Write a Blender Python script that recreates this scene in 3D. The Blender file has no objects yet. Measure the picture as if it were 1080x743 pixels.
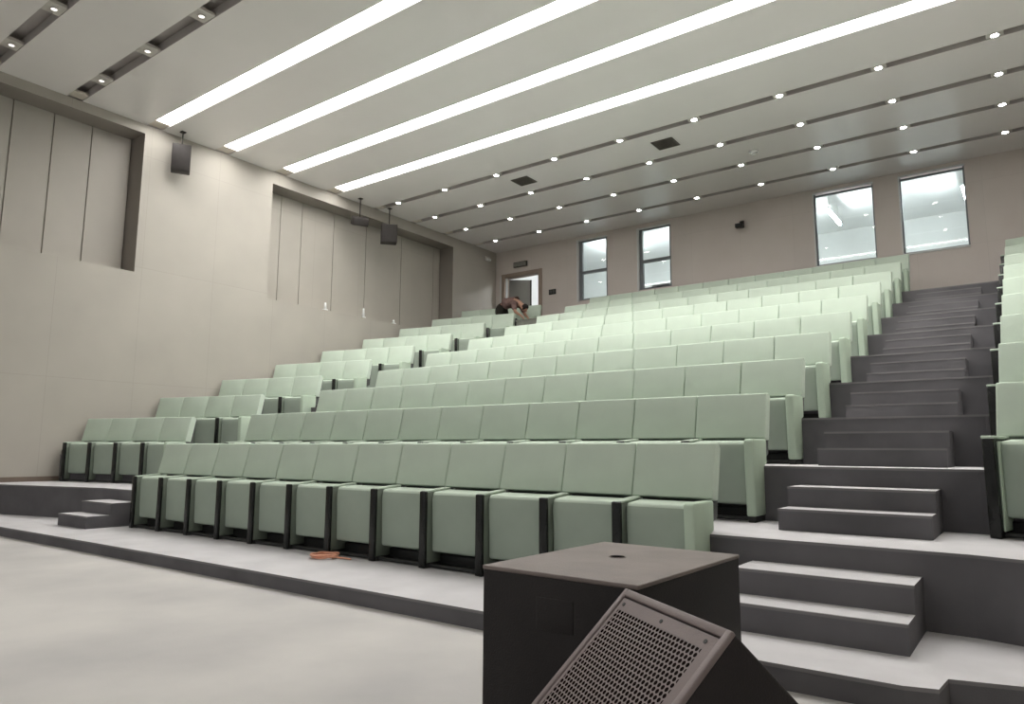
import bpy, bmesh, math, random
from mathutils import Vector, Matrix
random.seed(7)
S = 1.06                      # model units -> metres
SC = bpy.context.scene
COL = SC.collection
PI = math.pi

# ------------------------------------------------------------------ materials
def nmat(name):
    m = bpy.data.materials.new(name); m.use_nodes = True
    nt = m.node_tree; b = nt.nodes['Principled BSDF']
    return m, nt, b

def mat(name, col, rough=0.6, spec=0.5, metal=0.0, noise=0.0, nscale=8.0, bump=0.0, bscale=200.0, col2=None, detail=4.0):
    m, nt, b = nmat(name)
    b.inputs['Base Color'].default_value = (*col, 1)
    b.inputs['Roughness'].default_value = rough
    b.inputs['Specular IOR Level'].default_value = spec
    b.inputs['Metallic'].default_value = metal
    tc = nt.nodes.new('ShaderNodeTexCoord')
    if noise > 0 or col2:
        n = nt.nodes.new('ShaderNodeTexNoise'); n.inputs['Scale'].default_value = nscale; n.inputs['Detail'].default_value = detail
        nt.links.new(tc.outputs['Object'], n.inputs['Vector'])
        r = nt.nodes.new('ShaderNodeValToRGB')
        r.color_ramp.elements[0].position = 0.32; r.color_ramp.elements[1].position = 0.68
        a = col2 if col2 else tuple(c * (1 - noise) for c in col)
        r.color_ramp.elements[0].color = (*a, 1)
        r.color_ramp.elements[1].color = (*(col if col2 else tuple(min(1, c * (1 + noise)) for c in col)), 1)
        nt.links.new(n.outputs['Fac'], r.inputs['Fac']); nt.links.new(r.outputs['Color'], b.inputs['Base Color'])
    if bump > 0:
        n2 = nt.nodes.new('ShaderNodeTexNoise'); n2.inputs['Scale'].default_value = bscale; n2.inputs['Detail'].default_value = 2
        nt.links.new(tc.outputs['Object'], n2.inputs['Vector'])
        bp = nt.nodes.new('ShaderNodeBump'); bp.inputs['Strength'].default_value = bump; bp.inputs['Distance'].default_value = 0.004
        nt.links.new(n2.outputs['Fac'], bp.inputs['Height']); nt.links.new(bp.outputs['Normal'], b.inputs['Normal'])
    return m

def emis(name, col, strength):
    m, nt, b = nmat(name)
    b.inputs['Base Color'].default_value = (0.8, 0.8, 0.8, 1)
    b.inputs['Emission Color'].default_value = (*col, 1)
    b.inputs['Emission Strength'].default_value = strength
    return m

def panel_mat(name, col, w, h, mortar=0.006, axis='YZ', rough=0.55, dark=0.72, spec=0.3):
    """large wall panels with thin joints"""
    m, nt, b = nmat(name)
    b.inputs['Roughness'].default_value = rough; b.inputs['Specular IOR Level'].default_value = spec
    tc = nt.nodes.new('ShaderNodeTexCoord'); sp = nt.nodes.new('ShaderNodeSeparateXYZ'); cb = nt.nodes.new('ShaderNodeCombineXYZ')
    nt.links.new(tc.outputs['Object'], sp.inputs[0])
    nt.links.new(sp.outputs['Y' if axis[0] == 'Y' else 'X'], cb.inputs[0]); nt.links.new(sp.outputs['Z'], cb.inputs[1])
    br = nt.nodes.new('ShaderNodeTexBrick'); br.offset = 0.0; br.squash = 1.0
    br.inputs['Scale'].default_value = 1.0; br.inputs['Brick Width'].default_value = w; br.inputs['Row Height'].default_value = h
    br.inputs['Mortar Size'].default_value = mortar; br.inputs['Mortar Smooth'].default_value = 0.2; br.inputs['Bias'].default_value = 0
    br.inputs['Color1'].default_value = (*col, 1); br.inputs['Color2'].default_value = (*[c * 0.975 for c in col], 1)
    br.inputs['Mortar'].default_value = (*[c * dark for c in col], 1)
    nt.links.new(cb.outputs[0], br.inputs['Vector'])
    nz = nt.nodes.new('ShaderNodeTexNoise'); nz.inputs['Scale'].default_value = 1.3; nz.inputs['Detail'].default_value = 3
    nt.links.new(tc.outputs['Object'], nz.inputs['Vector'])
    mx = nt.nodes.new('ShaderNodeMix'); mx.data_type = 'RGBA'; mx.blend_type = 'OVERLAY'; mx.inputs[0].default_value = 0.10
    nt.links.new(br.outputs['Color'], mx.inputs[6]); nt.links.new(nz.outputs['Fac'], mx.inputs[7])
    nt.links.new(mx.outputs[2], b.inputs['Base Color'])
    return m

def perforated(name, col, hole, scale):
    """hexagonal pattern of round holes in a steel grille"""
    m, nt, b = nmat(name)
    b.inputs['Roughness'].default_value = 0.45
    tc = nt.nodes.new('ShaderNodeTexCoord'); mp = nt.nodes.new('ShaderNodeSeparateXYZ')
    nt.links.new(tc.outputs['Object'], mp.inputs[0])
    def math_(op, a, bb=None):
        n = nt.nodes.new('ShaderNodeMath'); n.operation = op
        for i, v in enumerate((a, bb)):
            if v is None: continue
            if isinstance(v, (int, float)): n.inputs[i].default_value = v
            else: nt.links.new(v, n.inputs[i])
        return n.outputs[0]
    px = scale; py = scale * math.sqrt(3)
    def cell(ox, oy):
        fx = math_('SUBTRACT', math_('FRACT', math_('ADD', math_('DIVIDE', mp.outputs[0], px), ox)), 0.5)
        fy = math_('SUBTRACT', math_('FRACT', math_('ADD', math_('DIVIDE', mp.outputs[1], py), oy)), 0.5)
        fx = math_('MULTIPLY', fx, px); fy = math_('MULTIPLY', fy, py)
        return math_('SQRT', math_('ADD', math_('MULTIPLY', fx, fx), math_('MULTIPLY', fy, fy)))
    d = math_('MINIMUM', cell(0, 0), cell(0.5, 0.5))
    f = math_('LESS_THAN', d, scale * 0.37)
    mx = nt.nodes.new('ShaderNodeMix'); mx.data_type = 'RGBA'
    nt.links.new(f, mx.inputs[0]); mx.inputs[6].default_value = (*col, 1); mx.inputs[7].default_value = (*hole, 1)
    nt.links.new(mx.outputs[2], b.inputs['Base Color'])
    sp_ = math_('MULTIPLY', math_('SUBTRACT', 1.0, f), 0.4); nt.links.new(sp_, b.inputs['Specular IOR Level'])
    bp = nt.nodes.new('ShaderNodeBump'); bp.inputs['Strength'].default_value = 0.6; bp.inputs['Distance'].default_value = 0.003; bp.invert = True
    nt.links.new(f, bp.inputs['Height']); nt.links.new(bp.outputs['Normal'], b.inputs['Normal'])
    return m

M = {}
M['fabric'] = mat('pale_green_fabric', (0.525, 0.61, 0.515), 0.9, 0.15, noise=0.05, nscale=3, bump=0.25, bscale=500)
M['fabric_side'] = mat('green_arm_fabric', (0.445, 0.54, 0.43), 0.9, 0.15, noise=0.04, nscale=4, bump=0.2, bscale=500)
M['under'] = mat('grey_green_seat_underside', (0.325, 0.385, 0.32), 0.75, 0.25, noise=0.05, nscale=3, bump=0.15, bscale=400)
M['arm_body'] = mat('grey_green_arm', (0.20, 0.235, 0.19), 0.6, 0.3, noise=0.04, nscale=5)
M['black_gloss'] = mat('black_gloss_lacquer', (0.010, 0.011, 0.010), 0.25, 0.35, noise=0.2, nscale=5)
M['black'] = mat('black_metal', (0.02, 0.021, 0.02), 0.5, 0.4, noise=0.15, nscale=6)
M['shell'] = mat('dark_grey_shell', (0.06, 0.065, 0.06), 0.5, 0.4, noise=0.1, nscale=5)
M['floor'] = mat('worn_grey_floor', (0.565, 0.548, 0.522), 0.75, 0.25, col2=(0.42, 0.41, 0.402), nscale=0.9, bump=0.15, bscale=60, detail=7)
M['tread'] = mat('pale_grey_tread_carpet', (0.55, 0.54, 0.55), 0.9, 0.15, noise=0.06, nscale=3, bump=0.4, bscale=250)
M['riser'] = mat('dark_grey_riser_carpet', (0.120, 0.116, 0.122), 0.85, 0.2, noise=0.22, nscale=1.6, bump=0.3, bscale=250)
M['nosing'] = mat('grey_step_nosing', (0.18, 0.172, 0.175), 0.7, 0.3, noise=0.1, nscale=3)
M['ceil'] = mat('grey_beige_ceiling_panel', (0.775, 0.745, 0.725), 0.24, 0.5, noise=0.02, nscale=1.0)
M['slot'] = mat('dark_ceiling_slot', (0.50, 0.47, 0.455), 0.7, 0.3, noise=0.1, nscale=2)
M['wall_l'] = panel_mat('beige_wall_panels', (0.405, 0.38, 0.335), 1.35, 2.05, 0.004, 'YZ', dark=0.86)
M['wall_rec'] = mat('beige_recess_panel', (0.405, 0.38, 0.34), 0.6, 0.3, noise=0.03, nscale=1.5)
M['wall_b'] = panel_mat('rose_beige_wall_panels', (0.61, 0.555, 0.515), 1.2, 1.25, 0.004, 'XZ', dark=0.9)
M['reveal_shade'] = mat('shaded_recess_reveal', (0.24, 0.215, 0.19), 0.6, 0.3, noise=0.03, nscale=2)  # darker than the wall: shade of the recess sides put into the colour
M['base'] = mat('brown_baseboard', (0.15, 0.115, 0.09), 0.5, 0.4, noise=0.1, nscale=3)
M['white'] = mat('white_paint', (0.72, 0.73, 0.72), 0.7, 0.3, noise=0.03, nscale=2)
M['alu'] = mat('grey_window_frame', (0.16, 0.175, 0.185), 0.45, 0.5, noise=0.06, nscale=4)
M['trim_w'] = mat('pale_frame_strip', (0.62, 0.63, 0.62), 0.5, 0.4, noise=0.03, nscale=4)
M['doorframe'] = mat('brown_beige_door_frame', (0.30, 0.235, 0.19), 0.5, 0.4, noise=0.05, nscale=4)
M['doorleaf'] = mat('grey_door_leaf', (0.17, 0.165, 0.145), 0.5, 0.4, noise=0.06, nscale=3)
M['spk'] = mat('dark_brown_speaker_box', (0.035, 0.03, 0.028), 0.6, 0.35, noise=0.12, nscale=8)
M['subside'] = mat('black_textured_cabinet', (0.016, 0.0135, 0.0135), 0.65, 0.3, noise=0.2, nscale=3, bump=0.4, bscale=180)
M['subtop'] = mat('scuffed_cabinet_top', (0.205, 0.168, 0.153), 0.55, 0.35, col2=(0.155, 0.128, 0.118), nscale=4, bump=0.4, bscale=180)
M['wedge'] = mat('warm_grey_wedge_body', (0.017, 0.0135, 0.0145), 0.6, 0.35, noise=0.2, nscale=4, bump=0.4, bscale=200)
M['wedge_rim'] = mat('warm_grey_wedge_rim', (0.195, 0.158, 0.154), 0.5, 0.4, noise=0.08, nscale=6, bump=0.2, bscale=200)
M['grille'] = perforated('perforated_grille', (0.215, 0.175, 0.170), (0.008, 0.005, 0.005), 0.0165)
M['bright'] = mat('bright_white_plastic', (0.9, 0.9, 0.89), 0.5, 0.4, noise=0.02, nscale=5)
M['hole'] = mat('dark_hole', (0.003, 0.003, 0.003), 1.0, 0.0, noise=0.2, nscale=9)
M['vent'] = mat('dark_vent', (0.10, 0.088, 0.075), 0.6, 0.3, noise=0.15, nscale=20)
M['fitting'] = mat('pale_light_fitting', (0.55, 0.52, 0.48), 0.5, 0.4, noise=0.03, nscale=5)
M['endcap'] = mat('beige_slot_end', (0.58, 0.53, 0.46), 0.6, 0.3, noise=0.03, nscale=5)
M['strip'] = emis('warm_white_diffuser', (1.0, 0.98, 0.95), 14.5)
M['strip_fill'] = emis('warm_white_fill_diffuser', (1.0, 0.98, 0.95), 8.0)  # for the added fill strips over the stage
M['lamp'] = emis('downlight_lens', (1.0, 0.97, 0.92), 55.0)
M['lamp_dim'] = emis('dim_downlight_lens', (1.0, 0.95, 0.9), 1.2)
M['tube'] = emis('cool_tube', (0.95, 0.985, 1.0), 200.0)
M['orange'] = mat('coral_cable', (0.80, 0.40, 0.27), 0.5, 0.4, noise=0.1, nscale=10)
M['crate'] = mat('grey_green_crate', (0.20, 0.205, 0.175), 0.6, 0.3, noise=0.2, nscale=8)
M['skin'] = mat('skin', (0.42, 0.24, 0.17), 0.6, 0.3, noise=0.05, nscale=10)
M['shirt'] = mat('dusty_brown_shirt', (0.235, 0.155, 0.14), 0.9, 0.1, col2=(0.12, 0.075, 0.07), nscale=7)
M['trouser'] = mat('black_trousers', (0.022, 0.02, 0.017), 0.9, 0.1, noise=0.2, nscale=9)
M['hair'] = mat('dark_hair', (0.015, 0.011, 0.01), 0.7, 0.3, noise=0.3, nscale=30)
M['shoe'] = mat('dark_shoe', (0.03, 0.03, 0.03), 0.6, 0.3, noise=0.1, nscale=9)
def glass_mat():
    m = bpy.data.materials.new('window_glass'); m.use_nodes = True; nt = m.node_tree
    nt.nodes.clear()
    o = nt.nodes.new('ShaderNodeOutputMaterial'); t = nt.nodes.new('ShaderNodeBsdfTransparent'); g = nt.nodes.new('ShaderNodeBsdfGlossy')
    t.inputs[0].default_value = (0.91, 0.955, 0.95, 1); g.inputs['Roughness'].default_value = 0.03
    f = nt.nodes.new('ShaderNodeFresnel'); f.inputs['IOR'].default_value = 1.45
    mx = nt.nodes.new('ShaderNodeMixShader')
    nt.links.new(f.outputs[0], mx.inputs[0]); nt.links.new(t.outputs[0], mx.inputs[1]); nt.links.new(g.outputs[0], mx.inputs[2])
    nt.links.new(mx.outputs[0], o.inputs[0])
    return m
M['glass'] = glass_mat()

# ------------------------------------------------------------------ mesh helpers (all in model units)
def nb(): return bmesh.new()

def add_box(bm, x0, x1, y0, y1, z0, z1, bev=0.0, seg=2, mi=0):
    t = bmesh.new()
    bmesh.ops.create_cube(t, size=1)
    for v in t.verts:
        v.co = Vector(((x0 + x1) / 2 + v.co.x * (x1 - x0), (y0 + y1) / 2 + v.co.y * (y1 - y0), (z0 + z1) / 2 + v.co.z * (z1 - z0)))
    if bev > 0:
        bmesh.ops.bevel(t, geom=list(t.edges), offset=min(bev, 0.49 * min(x1 - x0, y1 - y0, z1 - z0)), segments=seg, profile=0.5, affect='EDGES')
    merge(bm, t, mi, smooth=bev > 0)

def merge(bm, t, mi=0, smooth=False, mtx=None):
    vm = {}
    for v in t.verts: vm[v] = bm.verts.new(mtx @ v.co if mtx else v.co)
    for f in t.faces:
        try:
            nf = bm.faces.new([vm[v] for v in f.verts]); nf.material_index = mi; nf.smooth = smooth
        except ValueError: pass
    t.free()

def add_prism(bm, prof, a0, a1, axis='x', bev=0.0, seg=2, mi=0):
    """prof: list of 2-D points, extruded along axis from a0 to a1 (axis x: (y,z); y: (x,z); z: (x,y))"""
    t = bmesh.new()
    def mk(p, a):
        if axis == 'x': return Vector((a, p[0], p[1]))
        if axis == 'y': return Vector((p[0], a, p[1]))
        return Vector((p[0], p[1], a))
    A = [t.verts.new(mk(q, a0)) for q in prof]; B = [t.verts.new(mk(q, a1)) for q in prof]
    t.faces.new(A); t.faces.new(list(reversed(B)))
    n = len(prof)
    for i in range(n): t.faces.new([A[i], B[i], B[(i + 1) % n], A[(i + 1) % n]])
    bmesh.ops.recalc_face_normals(t, faces=list(t.faces))
    if bev > 0: bmesh.ops.bevel(t, geom=list(t.edges), offset=bev, segments=seg, profile=0.5, affect='EDGES')
    merge(bm, t, mi, smooth=bev > 0)

def add_cyl(bm, p0, p1, r0, r1=None, n=16, caps=True, mi=0):
    r1 = r0 if r1 is None else r1
    p0 = Vector(p0); p1 = Vector(p1); d = (p1 - p0).normalized()
    a = d.orthogonal().normalized(); b = d.cross(a)
    A = []; B = []
    for i in range(n):
        t = 2 * PI * i / n; o = a * math.cos(t) + b * math.sin(t)
        A.append(bm.verts.new(p0 + o * r0)); B.append(bm.verts.new(p1 + o * r1))
    for i in range(n):
        f = bm.faces.new([A[i], A[(i + 1) % n], B[(i + 1) % n], B[i]]); f.smooth = True; f.material_index = mi
    if caps:
        f = bm.faces.new(list(reversed(A))); f.material_index = mi
        f = bm.faces.new(B); f.material_index = mi

def add_tube(bm, pts, r, n=8, closed=False):
    pts = [Vector(p) for p in pts]; rings = []
    N = len(pts)
    for i, p in enumerate(pts):
        d = (pts[(i + 1) % N] - pts[i - 1]) if closed else (pts[min(i + 1, N - 1)] - pts[max(i - 1, 0)])
        d.normalize(); a = d.cross(Vector((0, 0, 1)))
        if a.length < 1e-4: a = d.orthogonal()
        a.normalize(); b = d.cross(a)
        rings.append([bm.verts.new(p + (a * math.cos(2 * PI * k / n) + b * math.sin(2 * PI * k / n)) * r) for k in range(n)])
    for i in range(N if closed else N - 1):
        A = rings[i]; B = rings[(i + 1) % N]
        for k in range(n):
            f = bm.faces.new([A[k], A[(k + 1) % n], B[(k + 1) % n], B[k]]); f.smooth = True
    if not closed:
        bm.faces.new(rings[0]); bm.faces.new(list(reversed(rings[-1])))

def mesh_of(name, bm, mats):
    bmesh.ops.recalc_face_normals(bm, faces=list(bm.faces))
    bmesh.ops.scale(bm, vec=(S, S, S), verts=list(bm.verts))
    me = bpy.data.meshes.new(name); bm.to_mesh(me); bm.free()
    for m in (mats if isinstance(mats, (list, tuple)) else [mats]): me.materials.append(m)
    return me

def obj(name, bm, mats, parent=None, loc=None, rot=None):
    me = bm if isinstance(bm, bpy.types.Mesh) else mesh_of(name, bm, mats)
    o = bpy.data.objects.new(name, me); COL.objects.link(o)
    if parent is not None: o.parent = parent
    if loc is not None: o.location = Vector(loc) * S
    if rot is not None: o.rotation_euler = rot
    return o

def tag(o, label=None, cat=None, group=None, kind=None):
    if label: o['label'] = label
    if cat: o['category'] = cat
    if group: o['group'] = group
    if kind: o['kind'] = kind
    return o

def thing(name, label, cat, loc, rotz=0.0, group=None):
    o = bpy.data.objects.new(name, None); COL.objects.link(o)
    o.empty_display_size = 0.1
    o.location = Vector(loc) * S; o.rotation_euler = (0, 0, rotz)
    return tag(o, label, cat, group)

def struct(name, bm, mats, label=None, cat=None):
    o = obj(name, bm, mats); o['kind'] = 'structure'
    if label: o['label'] = label
    if cat: o['category'] = cat
    return o

def copy_tree(src, loc, label, group=None):
    r = src.copy(); COL.objects.link(r); r.location = Vector(loc) * S
    r['label'] = label
    if group: r['group'] = group
    for ch in src.children:
        c = ch.copy(); COL.objects.link(c); c.parent = r
        for g in ch.children:
            d = g.copy(); COL.objects.link(d); d.parent = c
    return r

# ------------------------------------------------------------------ layout numbers
W = 0.55; PY = 1.0961; RZ = 0.3875; HF = 0.10
YP = -0.136; KC = 0.0027
XL, XR = -10.25, 3.85
YB = 10.95; ZC = 6.35; Y0 = -9.0
ZT = 9 * RZ
def cur(x): return -KC * (x + 3.3) ** 2
ANG = math.radians(12); TA = math.tan(ANG)
def bend(x):
    """the side blocks fan forward from the aisles"""
    return cur(x) - TA * (max(0.0, -7.72 - x) + max(0.0, x - 1.30))
def row_z(n): return (n - 1) * RZ            # row 1 = front
def front_y(n): return YP + (n - 2) * PY      # front edge of tier n
ORD = ['first', 'second', 'third', 'fourth', 'fifth', 'sixth', 'seventh', 'eighth', 'ninth', 'tenth', 'eleventh', 'twelfth']

# ------------------------------------------------------------------ floor and tiers
bm = nb(); add_box(bm, XL - .4, XR + .3, Y0 - .2, 0.2, -HF - 0.15, -HF)
struct('floor', bm, M['floor'], 'worn pale grey hall floor in front of the seating tiers', 'floor')

def tier(n, front, yback, ztop):
    """slab with tread (0) and riser (1) faces; front: list of (x, y)"""
    b = nb()
    for (xa, ya), (xb, yb2) in zip(front[:-1], front[1:]):
        q = [b.verts.new(c) for c in ((xa, ya - .004, ztop - .014), (xb, yb2 - .004, ztop - .014), (xb, yb2 - .004, ztop + .002), (xa, ya - .004, ztop + .002), (xb, yb2 + .02, ztop + .002), (xa, ya + .02, ztop + .002), (xa, ya + .001, ztop - .014), (xb, yb2 + .001, ztop - .014))]
        for ids, mi in (((0, 1, 2, 3), 2), ((3, 2, 4, 5), 0), ((6, 7, 1, 0), 2)):
            f = b.faces.new([q[k] for k in ids]); f.material_index = mi
    pts = list(front) + [(front[-1][0], yback), (front[0][0], yback)]
    t = bmesh.new()
    A = [t.verts.new((x, y, -HF)) for x, y in pts]; B = [t.verts.new((x, y, ztop)) for x, y in pts]
    f = t.faces.new(B); f.material_index = 0
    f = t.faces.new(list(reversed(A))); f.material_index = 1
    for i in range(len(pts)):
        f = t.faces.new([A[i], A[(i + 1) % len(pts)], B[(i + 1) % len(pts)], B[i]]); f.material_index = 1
    vm = {v: b.verts.new(v.co) for v in t.verts}
    for f in t.faces:
        nf = b.faces.new([vm[v] for v in f.verts]); nf.material_index = f.material_index
    t.free()
    return b

def edge_line(y):
    xs = [XL, -7.72] + [-7.72 + (1.30 + 7.72) * i / 14 for i in range(1, 14)] + [1.30, XR]
    return [(x, y + bend(x)) for x in xs]
f1 = [(XL, -1.30), (-8, -1.22), (-6, -1.20), (-4, -1.19), (-2, -1.19), (0, -1.2), (1.12, -1.2), (1.235, -1.165), (1.25, -1.0), (1.5, -0.93), (2.2, -0.90), (XR, -0.95)]
struct('floor_tier', tier(1, f1, 0.3, 0.0), [M['tread'], M['riser'], M['nosing']], 'lowest carpeted tier carrying the front row of seats', 'tier')
for n in range(2, 11):
    fl = edge_line(front_y(n))
    yb = front_y(n + 1) if n < 10 else YB + 0.1
    # each tier runs a little under the next one
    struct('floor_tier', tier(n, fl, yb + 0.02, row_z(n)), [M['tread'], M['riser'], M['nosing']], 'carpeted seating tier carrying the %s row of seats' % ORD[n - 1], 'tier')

# ------------------------------------------------------------------ aisle steps
def steps(n, x0, x1, side):
    b = nb()
    yr = front_y(n + 1) + cur((x0 + x1) / 2); yA = yr - 0.5675; yBq = yr - 0.322
    z = row_z(n); h1, h2 = 0.1325, 0.2615
    # one stepped profile
    prof = [(yA, z), (yA, z + h1), (yBq, z + h1), (yBq, z + h2), (yr - .001, z + h2), (yr - .001, z)]
    A = [b.verts.new((x0, *p)) for p in prof]; B = [b.verts.new((x1, *p)) for p in prof]
    for i in range(6):
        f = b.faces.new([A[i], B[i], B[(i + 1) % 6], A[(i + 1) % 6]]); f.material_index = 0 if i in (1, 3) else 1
    # side faces as two quads each
    for V in (A, B):
        m = b.verts.new((V[0].co.x, yBq, z))
        f = b.faces.new([V[0], V[1], V[2], m]); f.material_index = 1
        f = b.faces.new([m, V[2], V[3], V[4], V[5]]); f.material_index = 1
    for ye, ze in ((yA, z + h1), (yBq, z + h2)):
        add_box(b, x0 - .002, x1 + .002, ye - .004, ye + .01, ze - .013, ze + .0015, mi=2)
    struct('aisle_steps', b, [M['tread'], M['riser'], M['nosing']], 'pair of grey carpeted %s aisle steps below tier %s' % (side, ORD[n]), 'steps')
for n in range(1, 10):
    steps(n, 0.235, 1.085, 'right')
    steps(n, -7.53, -6.82, 'left')

# ------------------------------------------------------------------ left wall with two recesses
def grooved(bm, x0, x1, ys, z0, z1, g=0.006):
    for a, c in zip(ys[:-1], ys[1:]): add_box(bm, x0, x1, a + g, c - g, z0, z1)
T = 0.48
R1Y = 1.15; R2A, R2B = 3.68, 9.12
Z1 = 3.775; Z2a, Z2b = 6.19, 6.10
bm = nb()
add_box(bm, XL - T - .1, XL, Y0, YB, -HF, Z1)                      # thick lower wall, its top is the recess ledge
add_box(bm, XL - T - .1, XL, Y0, R1Y, Z2a, ZC)
add_box(bm, XL - T - .1, XL, R1Y, R2A, Z1, ZC)
add_box(bm, XL - T - .1, XL, R2A, R2B, Z2b, ZC)
add_box(bm, XL - T - .1, XL, R2B, YB, Z1, ZC)
add_box(bm, XL - T - .1, XL - T, Y0, R1Y, Z1, Z2a, mi=1)
add_box(bm, XL - T - .1, XL - T, R2A, R2B, Z1, Z2b, mi=1)
grooved(bm, XL - T, XL - T + .03, [-9, -7.5, -6.9, -6.3, -5.7, -5.1, -4.5, -3.9, -3.3, -2.4, -1.8, -1.2, -0.64, -0.07, 0.5, R1Y - .005], Z1 + .001, Z2a - .001, 0.010)
bm.normal_update()
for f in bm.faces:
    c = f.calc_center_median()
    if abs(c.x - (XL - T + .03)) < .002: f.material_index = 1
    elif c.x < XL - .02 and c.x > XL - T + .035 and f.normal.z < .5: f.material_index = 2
grooved(bm, XL - T, XL - T + .03, [R2A + .005, 4.21, 4.74, 5.6, 6.55, 7.7, 8.86, R2B - .005], Z1 + .001, Z2b - .001, 0.008)
wl = struct('wall_left', bm, [M['wall_l'], M['wall_rec'], M['reveal_shade']], 'beige panelled left wall with two shallow recesses', 'wall')
bm = nb()
for n in range(2, 11):
    ya = front_y(n) + bend(XL); yb = front_y(n + 1) + bend(XL) if n < 10 else YB
    add_box(bm, XL, XL + .02, ya + .01, yb - .001, row_z(n), row_z(n) + 0.07)
struct('baseboard_left', bm, M['base'], 'thin brown baseboard stepping up the left wall', 'baseboard')
# right wall and stage-side wall (outside the frame)
bm = nb(); add_box(bm, XR, XR + .3, Y0, YB, -HF, ZC)
struct('wall_right', bm, M['wall_l'], 'beige panelled right wall', 'wall')

# ------------------------------------------------------------------ back wall with openings
DX0, DX1, DZ = -9.98, -8.76, 5.63
wins = [(-7.58, -6.74, 4.66, 6.24), (-5.88, -5.04, 4.72, 6.24), (-1.83, -0.69, 4.70, 6.27), (-0.23, 0.87, 4.70, 6.27)]
bm = nb(); xs = [XL - T, DX0, DX1] + [v for w in wins for v in w[:2]] + [XR]
add_box(bm, xs[0], DX0, YB, YB + .2, ZT - .3, 6.7)
add_box(bm, DX0, DX1, YB, YB + .2, DZ, 6.7)
prev = DX1
for (a, c, z0, z1) in wins:
    add_box(bm, prev, a, YB, YB + .2, ZT - .3, 6.7)
    add_box(bm, a, c, YB, YB + .2, ZT - .3, z0); add_box(bm, a, c, YB, YB + .2, z1, 6.7)
    prev = c
add_box(bm, prev, XR + .3, YB, YB + .2, ZT - .3, 6.7)
struct('wall_back', bm, M['wall_b'], 'rose beige panelled back wall with door and four windows', 'wall')

# corridor behind the back wall
CY1 = 15.2
bm = nb(); add_box(bm, XL - T, XR + .3, YB + .2, CY1, ZT - .2, ZT); struct('floor_corridor', bm, M['tread'], 'corridor floor seen through the back windows', 'floor')
bm = nb(); add_box(bm, XL - T, XR + .3, YB + .2, CY1, 6.62, 6.75); struct('ceiling_corridor', bm, M['white'], 'white corridor ceiling seen through the back windows', 'ceiling')
bm = nb()
add_box(bm, XL - T, XR + .3, CY1, CY1 + .2, ZT - .2, 6.75)
add_box(bm, XL - T - .2, XL - T, YB + .2, CY1, ZT - .2, 6.75); add_box(bm, XR + .3, XR + .5, YB + .2, CY1, ZT - .2, 6.75)
add_box(bm, -3.3, -3.2, YB + .2, CY1, ZT, 6.62)
struct('wall_corridor', bm, M['white'], 'white corridor walls seen through the back windows', 'wall')

# windows
win_lab = ['narrow two-pane window nearest the door in the back wall', 'narrow two-pane window second from the door in the back wall',
           'wide single-pane booth window left of its twin above the back rows', 'wide single-pane booth window furthest right in the back wall']
for i, (a, c, z0, z1) in enumerate(wins):
    t = thing('window_%d' % (i + 1), win_lab[i], 'window', ((a + c) / 2, YB, z0)); t['kind'] = 'structure'
    w = (c - a) / 2; h = z1 - z0
    b = nb()
    if i < 2:
        fr = 0.045
        add_box(b, -w, -w + .10, .03, .10, 0, h); add_box(b, w - fr, w, .03, .10, 0, h)
        add_box(b, -w + .10, w - fr, .03, .10, 0, fr); add_box(b, -w + .10, w - fr, .03, .10, h - fr, h)
        add_box(b, -w + .10, w - fr, .03, .10, h * .46 - .035, h * .46 + .035)
        obj('window_frame', b, M['alu'], t)
        b = nb(); add_box(b, -w - .035, -w + .012, -.022, .03, -.02, h + .02); add_box(b, -w, w, -.012, .03, h - .02, h + .012)
        obj('frame_strip', b, M['trim_w'], t)
        b = nb(); add_box(b, -w + .05, w - .02, .06, .066, .02, h - .02); obj('pane', b, M['glass'], t)
        if i == 1:
            b = nb(); add_box(b, -.06, w - .05, -.02, .03, .03, .075, .008); add_box(b, -.06, .06, -.05, -.02, .01, .07, .008)
            obj('handle', b, M['alu'], t)
    else:
        fr = 0.03
        add_box(b, -w, -w + fr, .05, .12, 0, h); add_box(b, w - fr, w, .05, .12, 0, h)
        add_box(b, -w + fr, w - fr, .05, .12, 0, fr); add_box(b, -w + fr, w - fr, .05, .12, h - .07, h - .04)
        obj('window_frame', b, M['alu'], t)
        b = nb(); add_box(b, -w - .01, w + .01, -.012, .05, h - .015, h + .012); add_box(b, -w - .012, -w + .008, -.012, .05, 0, h)
        add_box(b, -w, w, -.02, .05, -.03, 0.0)
        obj('frame_strip', b, M['trim_w'], t)
        b = nb(); add_box(b, -w + .02, w - .02, .08, .086, .02, h - .05); obj('pane', b, M['glass'], t)

# door: casing, open leaf swung into the corridor
t = thing('door_1', 'open door with brown casing in the back wall at far left', 'door', ((DX0 + DX1) / 2, YB, ZT)); t['kind'] = 'structure'
w = (DX1 - DX0) / 2; h = DZ - ZT
b = nb()
add_box(b, -w - .06, -w + .05, -.03, .2, 0, h + .06, .006); add_box(b, w - .05, w + .06, -.03, .2, 0, h + .06, .006)
add_box(b, -w + .05, w - .05, -.03, .2, h - .05, h + .06, .006)
obj('door_casing', b, M['doorframe'], t)
b = nb(); add_box(b, -w + .05, -w + .09, .02, .06, 0, h - .05); add_box(b, -w - .10, -w - .06, -.035, .0, 0, h); obj('pale_jamb_strip', b, M['trim_w'], t)
b = nb(); add_box(b, 0, .62, 0, .045, .01, h - .07, .005)
lf = obj('door_leaf', b, M['doorleaf'], t, (-w + .10, .12, 0), (0, 0, math.radians(38)))
b = nb(); add_box(b, .585, .62, -.012, 0, .01, h - .07); obj('dark_edge_strip', b, M['black'], lf)
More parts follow.
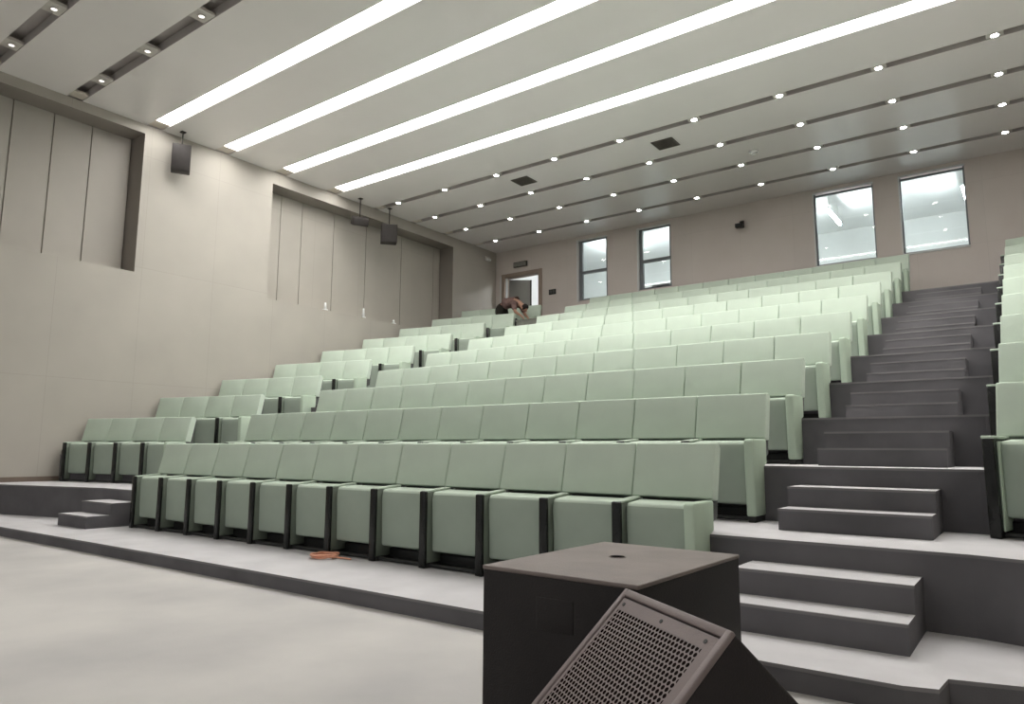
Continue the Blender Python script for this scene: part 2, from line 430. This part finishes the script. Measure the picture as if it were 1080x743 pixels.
b = nb(); add_cyl(b, (.54, -.05, 1.0), (.54, .0, 1.0), .012); add_cyl(b, (.54, -.05, 1.0), (.43, -.05, 1.0), .01); obj('door_handle', b, M['alu'], lf)

# corridor tube lamps
def tube_lamp(x, ya, yb, z, label, m='tube'):
    t = thing('tube_lamp', label, 'lamp', (x, (ya + yb) / 2, z), 0, None)
    L = (yb - ya) / 2
    b = nb(); add_box(b, -.035, .035, -L, L, .03, .07, .006); add_cyl(b, (0, -L * .8, .06), (0, -L * .8, 6.62 - z), .008, n=8); add_cyl(b, (0, L * .8, .06), (0, L * .8, 6.62 - z), .008, n=8)
    obj('housing', b, M['white'], t)
    b = nb(); add_cyl(b, (0, -L, .0), (0, L, .0), .028, n=12); obj('tube', b, M[m], t)
tube_lamp(-1.77, 12.02, 13.2, 6.2, 'bright tube lamp behind the left of the two wide booth windows')
tube_lamp(0.77, 12.09, 13.1, 6.2, 'bright tube lamp behind the rightmost booth window')
tube_lamp(-7.4, 12.3, 13.4, 6.4, 'bright tube lamp behind the narrow window nearest the door')
tube_lamp(-5.3, 12.3, 13.4, 6.4, 'bright tube lamp behind the narrow window second from the door')

# ------------------------------------------------------------------ ceiling with slots
strips = [(1.17, 1.43), (2.42, 2.70), (3.69, 3.97), (4.97, 5.25)]
fill_slots = [(-7.45, -7.17), (-4.95, -4.67)]  # unseen strips behind the camera, added to brighten floor and seat fronts
dslots = [(-3.66, -3.44), (-2.47, -2.25), (-1.26, -1.04), (-0.09, 0.14), (6.34, 6.49), (7.54, 7.70), (8.68, 8.83), (9.90, 10.05)]
slots = sorted(strips + dslots + fill_slots)
bm = nb(); y = Y0
for a, c in slots + [(YB, None)]:
    add_box(bm, XL - T, XR + .3, y, a, ZC, ZC + .14); y = c
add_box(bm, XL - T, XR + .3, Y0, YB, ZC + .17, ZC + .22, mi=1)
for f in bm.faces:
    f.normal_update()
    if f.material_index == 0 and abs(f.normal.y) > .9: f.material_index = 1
struct('ceiling', bm, [M['ceil'], M['slot']], 'glossy grey beige panelled ceiling cut by long slots', 'ceiling')
strip_names = ['nearest the stage', 'second from the stage', 'third from the stage', 'furthest from the stage']
for i, (a, c) in enumerate(strips + fill_slots):
    t = thing('linear_ceiling_light', 'long white linear ceiling light, ' + (strip_names[i] + ' of the four' if i < 4 else '%s of two unseen ones, added over the stage for fill' % ORD[i - 4]), 'ceiling light', (0, (a + c) / 2, ZC), 0, 'linear lights across the ceiling')
    w = (c - a) / 2 - .002
    b = nb(); add_box(b, XL + .26, XR - .26, -w, w, .03, .05); obj('diffuser', b, M['strip' if i < 4 else 'strip_fill'], t)
    for q in (XL + .002, XR - .258):
        b = nb(); add_box(b, q, q + .255, -w, w, .02, .06); obj('end_cap', b, M['endcap'], t)
# beige slot ends at the left wall
for i, (a, c) in enumerate(dslots[2:]):
    b = nb(); add_box(b, XL + .02, XL + .24, a + .003, c - .003, ZC + .01, ZC + .05, .004)
    o = obj('slot_end_plate', b, M['endcap']); tag(o, 'pale plate closing the %s narrow ceiling slot from the stage at the left wall' % ORD[i], 'plate', 'slot end plates by the left wall')

# downlights
def make_downlight(w, dim):
    t = thing('downlight', '', 'downlight', (0, 0, 0))
    b = nb(); add_box(b, -.10 - .035 * dim, .10 + .035 * dim, -w, w, .006, .05, .004); obj('housing', b, M['fitting'], t)
    b = nb(); add_cyl(b, (0, 0, -.004), (0, 0, .012), .046 if not dim else .035, n=20); obj('lens', b, M['lamp_dim' if dim else 'lamp'], t)
    b = nb()
    r0 = .046 if not dim else .035
    add_tube(b, [(math.cos(2 * PI * k / 24) * (r0 + .006), math.sin(2 * PI * k / 24) * (r0 + .006), 0) for k in range(24)], .007, 6, True)
    obj('ring', b, M['fitting'], t)
    return t
rowname = {2: 'first', 3: 'second', 4: 'third', 5: 'fourth', 6: 'fifth', 7: 'sixth'}
for k in range(2, 8):
    a, c = dslots[k]
    early = k < 4
    proto = None
    xs = [-9.53 + 1.385 * j for j in range(10)] if not early else [-9.33 + 1.37 * j for j in range(9)]
    xs = [x for x in xs if x < XR - .2]
    for j, x in enumerate(xs):
        lab = 'ceiling downlight, %s from the left wall in %s narrow slot from stage' % (ORD[j], rowname[k])
        p = (x, (a + c) / 2, ZC)
        if proto is None:
            proto = make_downlight((c - a) / 2 - .004, early); proto.location = Vector(p) * S
            proto['label'] = lab; proto['group'] = 'downlights in the narrow ceiling slots'
        else: copy_tree(proto, p, lab, 'downlights in the narrow ceiling slots')

# vents, smoke detector
for (x, y, rz, lab) in ((-6.48, 6.98, 0, 'dark square ceiling vent, the smaller-looking one nearer the left wall'), (-3.38, 7.0, 0, 'dark square ceiling vent, nearer the middle of the ceiling')):
    t = thing('ceiling_vent', lab, 'vent', (x, y, ZC), rz, 'ceiling vents')
    b = nb()
    for q in ((-.2, .2, -.19, -.165), (-.2, .2, .165, .19), (-.2, -.175, -.165, .165), (.175, .2, -.165, .165)): add_box(b, q[0], q[1], q[2], q[3], -.015, 0, .002)
    obj('frame', b, M['vent'], t)
    b = nb(); add_box(b, -.175, .175, -.165, .165, -.003, 0); obj('backing', b, M['black'], t)
    b = nb()
    for k in range(7): add_box(b, -.172, .172, -.15 + k * .046, -.13 + k * .046, -.012, -.003)
    obj('slats', b, M['vent'], t)
t = thing('smoke_detector', 'round pale smoke detector on the ceiling between the back slots', 'smoke detector', (-2.21, 8.27, ZC))
b = nb(); add_cyl(b, (0, 0, 0), (0, 0, -.02), .085, .085, 24); obj('base', b, M['bright'], t)
b = nb(); add_cyl(b, (0, 0, -.02), (0, 0, -.05), .065, .045, 24); obj('sensor_head', b, M['bright'], t)

# ------------------------------------------------------------------ seats
def back_profile():
    # (y, z) closed profile of the padded back, leaning a little
    return [(-.082, .592), (-.002, .93), (.055, .935), (.09, .90), (.015, .575)]
def make_meshes():
    D = {}
    for key, xa, xb in (('seat', -.204, .262), ('seat_end', -.204, .198)):
        b = nb(); add_prism(b, [(-.295, .115), (-.308, .50), (-.295, .562), (-.10, .575), (-.145, .125)], xa, xb, 'x', .022, 3)
        b.normal_update()
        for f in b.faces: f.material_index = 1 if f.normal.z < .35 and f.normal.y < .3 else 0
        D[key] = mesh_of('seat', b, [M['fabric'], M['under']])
    b = nb(); add_prism(b, back_profile(), -.2715, .2715, 'x', .011, 3); D['backrest'] = mesh_of('backrest', b, M['fabric'])
    b = nb(); add_prism(b, [(.02, .56), (.095, .88), (.115, .87), (.05, .47), (-.11, .42), (-.12, .44), (-.03, .56)], -.25, .25, 'x', .006, 2); D['shell'] = mesh_of('back_shell', b, M['shell'])
    armp = [(-.335, .035), (-.335, .555), (-.06, .572), (-.075, .40), (-.145, .38), (-.145, .035)]
    b = nb(); add_prism(b, armp, -.026, .026, 'x', .006, 2); D['arm'] = mesh_of('side_panel', b, M['arm_body'])
    b = nb(); add_box(b, -.032, .032, -.362, -.334, .0, .566, .008, 2); D['arm_front'] = mesh_of('front_strip', b, M['black_gloss'])
    b = nb(); add_prism(b, [(-.345, .556), (-.345, .572), (-.07, .590), (-.07, .572)], -.030, .030, 'x', .006, 2); D['arm_pad'] = mesh_of('arm_pad', b, M['fabric'])
    b = nb(); add_box(b, -.03, .03, -.345, -.140, 0, .034, .004); D['foot'] = mesh_of('foot', b, M['black'])
    b = nb(); add_box(b, -.205, .262, -.318, -.290, .008, .034, .004); add_box(b, -.205, .262, -.19, -.15, .02, .09, .004); D['rail'] = mesh_of('base_rail', b, M['black'])
    endp = [(-.372, .04), (-.385, .566), (-.36, .583), (-.07, .583), (-.075, .40), (-.14, .38), (-.14, .04)]
    b = nb(); add_prism(b, endp, -.034, .034, 'x', .014, 3); D['end'] = mesh_of('end_panel', b, M['fabric_side'])
    b = nb(); add_box(b, -.028, .028, -.36, -.15, 0, .04, .004); D['end_foot'] = mesh_of('foot', b, M['black'])
    bl = [(-.372, .0), (-.385, .575), (-.07, .575), (-.075, .40), (-.14, .38), (-.14, .0)]
    b = nb(); add_prism(b, bl, -.05, .012, 'x', .008, 2); D['bend'] = mesh_of('end_panel', b, M['black_gloss'])
    b = nb(); add_box(b, -.052, .018, -.387, -.07, .575, .592, .006); D['bend_cap'] = mesh_of('arm_pad', b, M['fabric'])
    b = nb(); add_box(b, .012, .024, -.335, -.14, .04, .56, .006); D['bend_in'] = mesh_of('inner_panel', b, M['fabric_side'])
    return D
D = make_meshes()
H = W / 2
def make_seat(kind):
    t = thing('auditorium_seat', '', 'seat', (0, 0, 0))
    obj('seat', D['seat_end' if kind == 'right_end' else 'seat'], None, t); obj('backrest', D['backrest'], None, t); obj('back_shell', D['shell'], None, t); obj('base_rail', D['rail'], None, t)
    if kind == 'black_left':
        e = obj('end_panel', D['bend'], None, t, (-H + .053, 0, 0)); e['label'] = 'glossy black end panel'
        obj('arm_pad', D['bend_cap'], None, e); obj('inner_panel', D['bend_in'], None, e)
    else:
        a = obj('side_panel', D['arm'], None, t, (-H + .034, 0, 0))
        f = obj('front_strip', D['arm_front'], None, a); f['label'] = 'glossy black front strip'
        obj('arm_pad', D['arm_pad'], None, a); obj('foot', D['foot'], None, a)
    if kind == 'right_end':
        e = obj('end_panel', D['end'], None, t, (H - .034, 0, 0)); obj('foot', D['end_foot'], None, e)
    return t
protos = {}
def place_seat(kind, x, n, label, group, y=None, rot=0.0):
    loc = (x - .015, (n - 1) * PY + (cur(x) if y is None else y), row_z(n))
    if kind not in protos:
        p = make_seat(kind); p.location = Vector(loc) * S; p['label'] = label; p['group'] = group; protos[kind] = p
    else: p = copy_tree(protos[kind], loc, label, group)
    p.rotation_euler = (0, 0, rot)
    return p
for n in range(1, 11):
    for i in range(12):
        x = -12 * W + (i + .5) * W
        lab = 'pale green seat, %s from left in central block, %s row from front' % (ORD[i], ORD[n - 1])
        place_seat('right_end' if i == 11 else 'mid', x, n, lab, 'central block seats')
for n in range(2, 11):
    for i in range(4):
        dd = (3.5 - i) * W; x = -7.96 - dd * math.cos(ANG); yy = cur(-7.96) - dd * math.sin(ANG)
        lab = 'pale green seat, %s from the wall in left block, %s row up' % (ORD[i], ORD[n - 2])
        place_seat('right_end' if i == 3 else 'mid', x, n, lab, 'left block seats beside the panelled wall', yy, ANG)
        dd = (i + .5) * W; x = 1.425 + dd * math.cos(ANG); yy = cur(1.385) - dd * math.sin(ANG)
        lab = 'pale green seat, %s from the aisle in right block, %s row up' % (ORD[i], ORD[n - 2])
        place_seat('black_left' if i == 0 else 'mid', x, n, lab, 'right block seats beyond the aisle', yy, -ANG)

# ------------------------------------------------------------------ wall speakers
def wall_speaker(loc, w, d, h, yaw, tilt, label, rodz):
    t = thing('wall_speaker', label, 'speaker', loc)
    c = bpy.data.objects.new('cabinet', None)
    b = nb(); add_box(b, -w / 2, w / 2, -d / 2, d / 2, -h / 2, h / 2, .012, 2)
    k = obj('cabinet', b, M['spk'], t); k.rotation_euler = (math.radians(tilt), 0, yaw)
    b = nb(); add_box(b, -w / 2 + .015, w / 2 - .015, -d / 2 - .012, -d / 2 + .004, -h / 2 + .02, h / 2 - .02, .005); obj('grille', b, M['spk'], k)
    b = nb(); add_cyl(b, (0, 0, h / 2 - .03), (0, 0, rodz), .012, n=10)
    add_box(b, -.04, .04, -.04, .04, rodz - .02, rodz, .003)
    obj('bracket', b, M['spk'], t)
    return t
wall_speaker((-10.0, 1.67, 5.85), .30, .28, .46, math.radians(62), 6, 'dark box speaker on the left wall between the two recesses', ZC - 5.85)
wall_speaker((-9.95, 6.56, 5.73), .36, .30, .42, math.radians(50), 6, 'dark box speaker hung over the second wall recess, the larger lower one', ZC - 5.73)
wall_speaker((-10.0, 5.73, 5.83), .34, .24, .18, math.radians(62), 24, 'small dark tilted speaker hung over the second wall recess', ZC - 5.83)

# small fittings on the ledge and walls
for (y, h, lab) in ((5.14, .17, 'small white fitting on the left wall ledge, nearest the stage'), (6.2, .22, 'tall thin white fitting on the left wall ledge, the middle one'), (7.13, .10, 'low bright white fitting on the left wall ledge, nearest the back')):
    t = thing('ledge_fitting', lab, 'wall fitting', (XL - .06, y, Z1), 0, 'white fittings on the left wall ledge')
    b = nb(); add_box(b, -.035, .035, -.05, .05, 0, .03, .004); obj('base', b, M['white'], t)
    b = nb(); add_cyl(b, (0, 0, .03), (0, 0, h), .03, .018, 12); obj('head', b, M['white'], t)
t = thing('emergency_light', 'small pale emergency light high at the back end of left wall', 'light', (XL - .01, 10.5, 6.08))
b = nb(); add_box(b, 0, .07, -.11, .11, -.06, .06, .008); obj('body', b, M['fitting'], t)
for s in (-1, 1):
    b = nb(); add_cyl(b, (.06, s * .06, -.02), (.11, s * .06, -.03), .03, .035, 14); obj('lamp_head', b, M['white'], t)
t = thing('exit_sign', 'dark unlit sign box above the open door', 'sign', (-9.40, YB, 5.90))
b = nb(); add_box(b, -.22, .22, -.05, 0, -.07, .07, .008); obj('body', b, M['spk'], t)
b = nb(); add_box(b, -.2, .2, -.056, -.05, -.055, .055); obj('face_plate', b, M['doorleaf'], t)
t = thing('wall_switch', 'small dark switch plate on the back wall beside the door', 'switch', (-8.37, YB, 5.0))
b = nb(); add_box(b, -.11, .11, -.02, 0, -.07, .07, .005); obj('plate', b, M['black'], t)
for s in (-.05, .05):
    b = nb(); add_box(b, s - .035, s + .035, -.03, -.02, -.04, .04, .004); obj('rocker', b, M['shell'], t)
t = thing('wall_camera', 'small dark bracketed device on the back wall between windows', 'camera', (-3.34, YB, 5.88))
b = nb(); add_box(b, -.05, .05, -.03, 0, -.08, .08, .005); add_cyl(b, (0, -.03, 0), (0, -.10, .0), .015, n=10); obj('bracket', b, M['spk'], t)
b = nb(); add_box(b, -.10, .06, -.20, -.08, -.10, -.01, .01); obj('body', b, M['black'], t)
b = nb(); add_cyl(b, (-.02, -.20, -.055), (-.02, -.23, -.06), .03, .034, 14); obj('lens', b, M['black_gloss'], t)

# ------------------------------------------------------------------ subwoofer
SX, SY, SD, SW = .36, -2.04, .80, .585
SH = .595
t = thing('subwoofer', 'large black subwoofer cabinet with a scuffed flat top', 'speaker', (SX, SY, -HF), math.radians(-1.5))
b = nb(); add_box(b, -SW / 2, SW / 2, -SD / 2, SD / 2, .03, SH - .012, .006)
cab = obj('cabinet', b, M['subside'], t)
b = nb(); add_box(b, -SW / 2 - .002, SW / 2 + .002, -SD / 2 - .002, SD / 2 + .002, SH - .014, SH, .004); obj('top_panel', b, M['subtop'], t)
b = nb(); add_cyl(b, (-.03, .05, SH - .006), (-.03, .05, SH + .002), .027, n=24); pc = obj('pole_socket', b, M['hole'], t)
b = nb(); add_tube(b, [(-.03 + .03 * math.cos(2 * PI * k / 24), .05 + .03 * math.sin(2 * PI * k / 24), SH) for k in range(24)], .0022, 6, True); obj('socket_rim', b, M['subtop'], pc)
b = nb(); add_box(b, -.07, .07, -SD / 2 - .002, -SD / 2 + .004, .42, .52, .01); obj('handle_plate', b, M['subside'], t)
for sx in (-1, 1):
    for sy in (-1, 1):
        b = nb(); add_cyl(b, (sx * .23, sy * .33, 0), (sx * .23, sy * .33, .035), .03, n=16); obj('foot', b, M['black'], t)

# ------------------------------------------------------------------ stage monitor wedge
A = Vector((.662, -2.55, .5)); B = Vector((1.062, -2.84, .5))
mid = (A + B) / 2; wv = (B - A); WL = wv.length; az = math.atan2(wv.y, wv.x)
t = thing('stage_monitor', 'warm grey wedge monitor speaker with perforated grille, in front of the subwoofer', 'speaker', (mid.x, mid.y, -HF), az)
# local: x along the top edge, -y towards the performer (down the baffle), z up; top edge at y=0, z=.60
TH = .60; c45 = math.sqrt(.5)
BL = .80
prof = [(0, TH), (-BL * c45, TH - BL * c45), (-BL * c45 + .02, 0.004), (.17, 0.004), (.255, TH - .255)]
b = nb(); add_prism(b, prof, -WL / 2, WL / 2, 'x', .008, 2); obj('cabinet', b, M['wedge'], t)
# baffle assembly in a frame whose local XY is the baffle plane, y pointing up the slope
fr_rot = (math.radians(45), 0, 0)
b = nb()
e = .022; RB = .040; G = .005
add_box(b, -WL / 2, -WL / 2 + e, -BL + .01, 0, -.004, .010, .004, 2); add_box(b, WL / 2 - e, WL / 2, -BL + .01, 0, -.004, .010, .004, 2)
add_box(b, -WL / 2 + e - .004, WL / 2 - e + .004, -e, 0, -.004, .010, .004, 2); add_box(b, -WL / 2 + e - .004, WL / 2 - e + .004, -BL + .01, -BL + .05, -.004, .010, .004, 2)
rim = obj('rim', b, M['wedge_rim'], t, (0, 0, TH), fr_rot)
GT = -e - G; gx0 = -WL / 2 + e + G; gx1 = WL / 2 - e
b = nb(); add_box(b, gx0 + .012, gx1 - RB + .01, -BL + .055, GT - .036, -.003, .006)
gr = obj('grille', b, M['grille'], t, (0, 0, TH), fr_rot)
b = nb(); add_box(b, gx0, gx1, GT - .036, GT, -.003, .007); add_box(b, gx1 - RB + .01, gx1, -BL + .055, GT - .036, -.003, .007); add_box(b, gx0, gx0 + .012, -BL + .055, GT - .036, -.003, .007)
obj('grille_border', b, M['wedge_rim'], gr)
for q in (gx0 + .022, 0, gx1 - .035):
    b = nb(); add_cyl(b, (q, GT - .018, .004), (q, GT - .018, .009), .0055, n=10); obj('screw', b, M['black'], gr)

# ------------------------------------------------------------------ coil of orange cable in front of the first row
b = nb(); pts = []
for k in range(4 * 28):
    a = 2 * PI * k / 28; r = .092 + .010 * math.sin(k * .37) + .004 * (k // 28)
    pts.append((r * 1.05 * math.cos(a), r * math.sin(a), .008 + .007 * (k / 28) + .003 * math.sin(k)))
pts += [(.12, .03, .012), (.20, .05, .01), (.27, .04, .01)]
add_tube(b, pts, .0075, 8)
o = obj('cable_coil', b, M['orange'], None, (-3.155, -.475, 0)); tag(o, 'coil of coral orange cable on the floor before the front row', 'cable')

# ------------------------------------------------------------------ grey crate in the left aisle
t = thing('storage_crate', 'grey green storage crate on the upper left aisle floor by the person', 'crate', (-7.60, 8.90, ZT))
b = nb(); w, d, h = .31, .19, .37
add_prism(b, [(-d + .02, 0), (d - .02, 0), (d, h), (d - .02, h), (d - .04, .02), (-d + .04, .02), (-d + .02, h), (-d, h)], -w, w, 'x')
add_box(b, -w, -w + .02, -d + .02, d - .02, .0, h); add_box(b, w - .02, w, -d + .02, d - .02, .0, h)
obj('body', b, M['crate'], t)
b = nb(); add_box(b, -w - .015, w + .015, -d - .015, -d + .01, h - .03, h, .004); add_box(b, -w - .015, w + .015, d - .01, d + .015, h - .03, h, .004)
add_box(b, -w - .015, -w + .01, -d + .01, d - .01, h - .03, h, .004); add_box(b, w - .01, w + .015, -d + .01, d - .01, h - .03, h, .004)
obj('rim', b, M['crate'], t)
b = nb(); add_box(b, w - .005, w + .022, -.06, .06, h - .10, h - .05, .006); obj('handle', b, M['black'], t)

# ------------------------------------------------------------------ person bending over the crate
def skinned(name, verts, edges, radii, material, parent, root=0, sub=2):
    me = bpy.data.meshes.new(name); me.from_pydata([tuple(Vector(v) * S) for v in verts], edges, [])
    o = bpy.data.objects.new(name, me); COL.objects.link(o)
    sk = o.modifiers.new('skin', 'SKIN'); sk.use_smooth_shade = True
    for i, r in enumerate(radii):
        sv = me.skin_vertices[0].data[i]
        sv.radius = (r * S, r * S) if not isinstance(r, tuple) else (r[0] * S, r[1] * S); sv.use_root = (i == root)
    ss = o.modifiers.new('sub', 'SUBSURF'); ss.levels = sub; ss.render_levels = sub
    dg = bpy.context.evaluated_depsgraph_get(); dg.update()
    nm = bpy.data.meshes.new_from_object(o.evaluated_get(dg)); nm.name = name
    bpy.data.objects.remove(o)
    nm.materials.append(material)
    for p in nm.polygons: p.use_smooth = True
    q = bpy.data.objects.new(name, nm); COL.objects.link(q)
    if parent: q.parent = parent
    return q
P0 = Vector((-8.60, 9.04, ZT))
t = thing('person', 'person in brown top and black trousers bending forward over the crate', 'person', P0)
# body (skin): pelvis root, spine horizontal towards +x, head, arms, legs
V = []; E = []; R = []
def vv(p, r, frm=None):
    V.append(p); R.append(r)
    if frm is not None: E.append((frm, len(V) - 1))
    return len(V) - 1
pel = vv((0, 0, .80), .10)
sp1 = vv((.16, 0, .885), .105, pel); sp2 = vv((.34, 0, .92), .115, sp1); ch = vv((.50, 0, .87), .095, sp2)
nk = vv((.58, 0, .815), .045, ch); hd0 = vv((.635, 0, .765), .075, nk); hd1 = vv((.69, 0, .70), .082, hd0); hd2 = vv((.725, 0, .64), .055, hd1)
for s in (-1, 1):
    sh = vv((.48, s * .155, .82), .055, ch); el = vv((.55, s * .20, .61), .04, sh); wr = vv((.685, s * .13, .505), .026, el)
    pm = vv((.720, s * .115, .460), .03, wr)
    for k, (dx, dy, L) in enumerate(((-.02, .0, .060), (-.005, .0, .072), (.01, 0, .076), (.024, 0, .068))):
        y = s * (.115 + (.024 - k * .016)); m1 = vv((.735 + .012, y, .428), .0085, pm); vv((.735 + .012, y, .428 - L * .55), .0075, m1)
    th = vv((.700, s * .075, .44), .009, pm); vv((.705, s * .070, .405), .008, th)
    hp = vv((-.01, s * .085, .74), .075, pel); kn = vv((.06, s * .10, .43), .055, hp); an = vv((-.01, s * .10, .07), .042, kn); vv((.12, s * .11, .03), .03, an)
body = skinned('body', V, E, R, M['skin'], t)
# trousers
V = []; E = []; R = []
pel = vv((.0, 0, .80), .145); vv((.13, 0, .87), .135, pel)
for s in (-1, 1):
    hp = vv((-.01, s * .085, .73), .125, pel); kn = vv((.06, s * .102, .43), .085, hp); vv((-.005, s * .10, .09), .062, kn)
skinned('trousers', V, E, R, M['trouser'], t)
# shirt
V = []; E = []; R = []
a = vv((.30, 0, .925), .145); b0 = vv((.14, 0, .88), .15, a); b1 = vv((.05, 0, .845), .135, b0); c1 = vv((.50, 0, .872), .130, a); vv((.56, 0, .835), .075, c1)
for s in (-1, 1):
    sh = vv((.48, s * .158, .82), .080, c1); vv((.545, s * .198, .64), .062, sh)
skinned('shirt', V, E, R, M['shirt'], t)
# hair cap over the back and top of the head
V = []; E = []; R = []
a = vv((.645, 0, .78), .090); b1 = vv((.70, 0, .725), .102, a); vv((.75, 0, .675), .075, b1)
skinned('hair', V, E, R, M['hair'], t)
for s in (-1, 1):
    b = nb(); add_box(b, -.07, .17, s * .105 - .045, s * .105 + .045, 0, .085, .03, 3); obj('shoe', b, M['shoe'], t)
    # ears and eyes
    b = nb(); add_box(b, .655, .685, s * .088 - .01, s * .088 + .01, .68, .735, .008, 2); obj('ear', b, M['skin'], t)
b = nb(); add_prism(b, [(.735, .62), (.765, .595), (.745, .645)], -.014, .014, 'y', .004); obj('nose', b, M['skin'], t)

# ------------------------------------------------------------------ camera and colour management
r = Vector((0.80555955, 0.59248921, 0.00550927)); u = Vector((0.07663132, -0.11340041, 0.99058972)); fw = Vector((-0.58753847, 0.79755682, 0.13675402))
cd = bpy.data.cameras.new('camera'); co = bpy.data.objects.new('camera', cd); COL.objects.link(co)
m3 = Matrix((r, u, -fw)).transposed()
co.matrix_world = Matrix.Translation(Vector((1.60574806, -4.37627762, 0.88075661)) * S) @ m3.to_4x4()
cd.sensor_fit = 'HORIZONTAL'; cd.sensor_width = 36; cd.lens = 749.084 / 1080 * 36; cd.clip_start = 0.05; cd.clip_end = 200
SC.camera = co
w = bpy.data.worlds.new('world'); SC.world = w; w.use_nodes = True
w.node_tree.nodes['Background'].inputs[0].default_value = (1.0, 0.985, 0.97, 1); w.node_tree.nodes['Background'].inputs[1].default_value = 0.3
vs = SC.view_settings; vs.view_transform = 'Standard'; vs.look = 'None'; vs.gamma = 1; vs.use_curve_mapping = False; vs.exposure = 0.32
SC.cycles.use_denoising = True
SC.cycles.max_bounces = 10; SC.cycles.diffuse_bounces = 6; SC.cycles.sample_clamp_indirect = 4.0
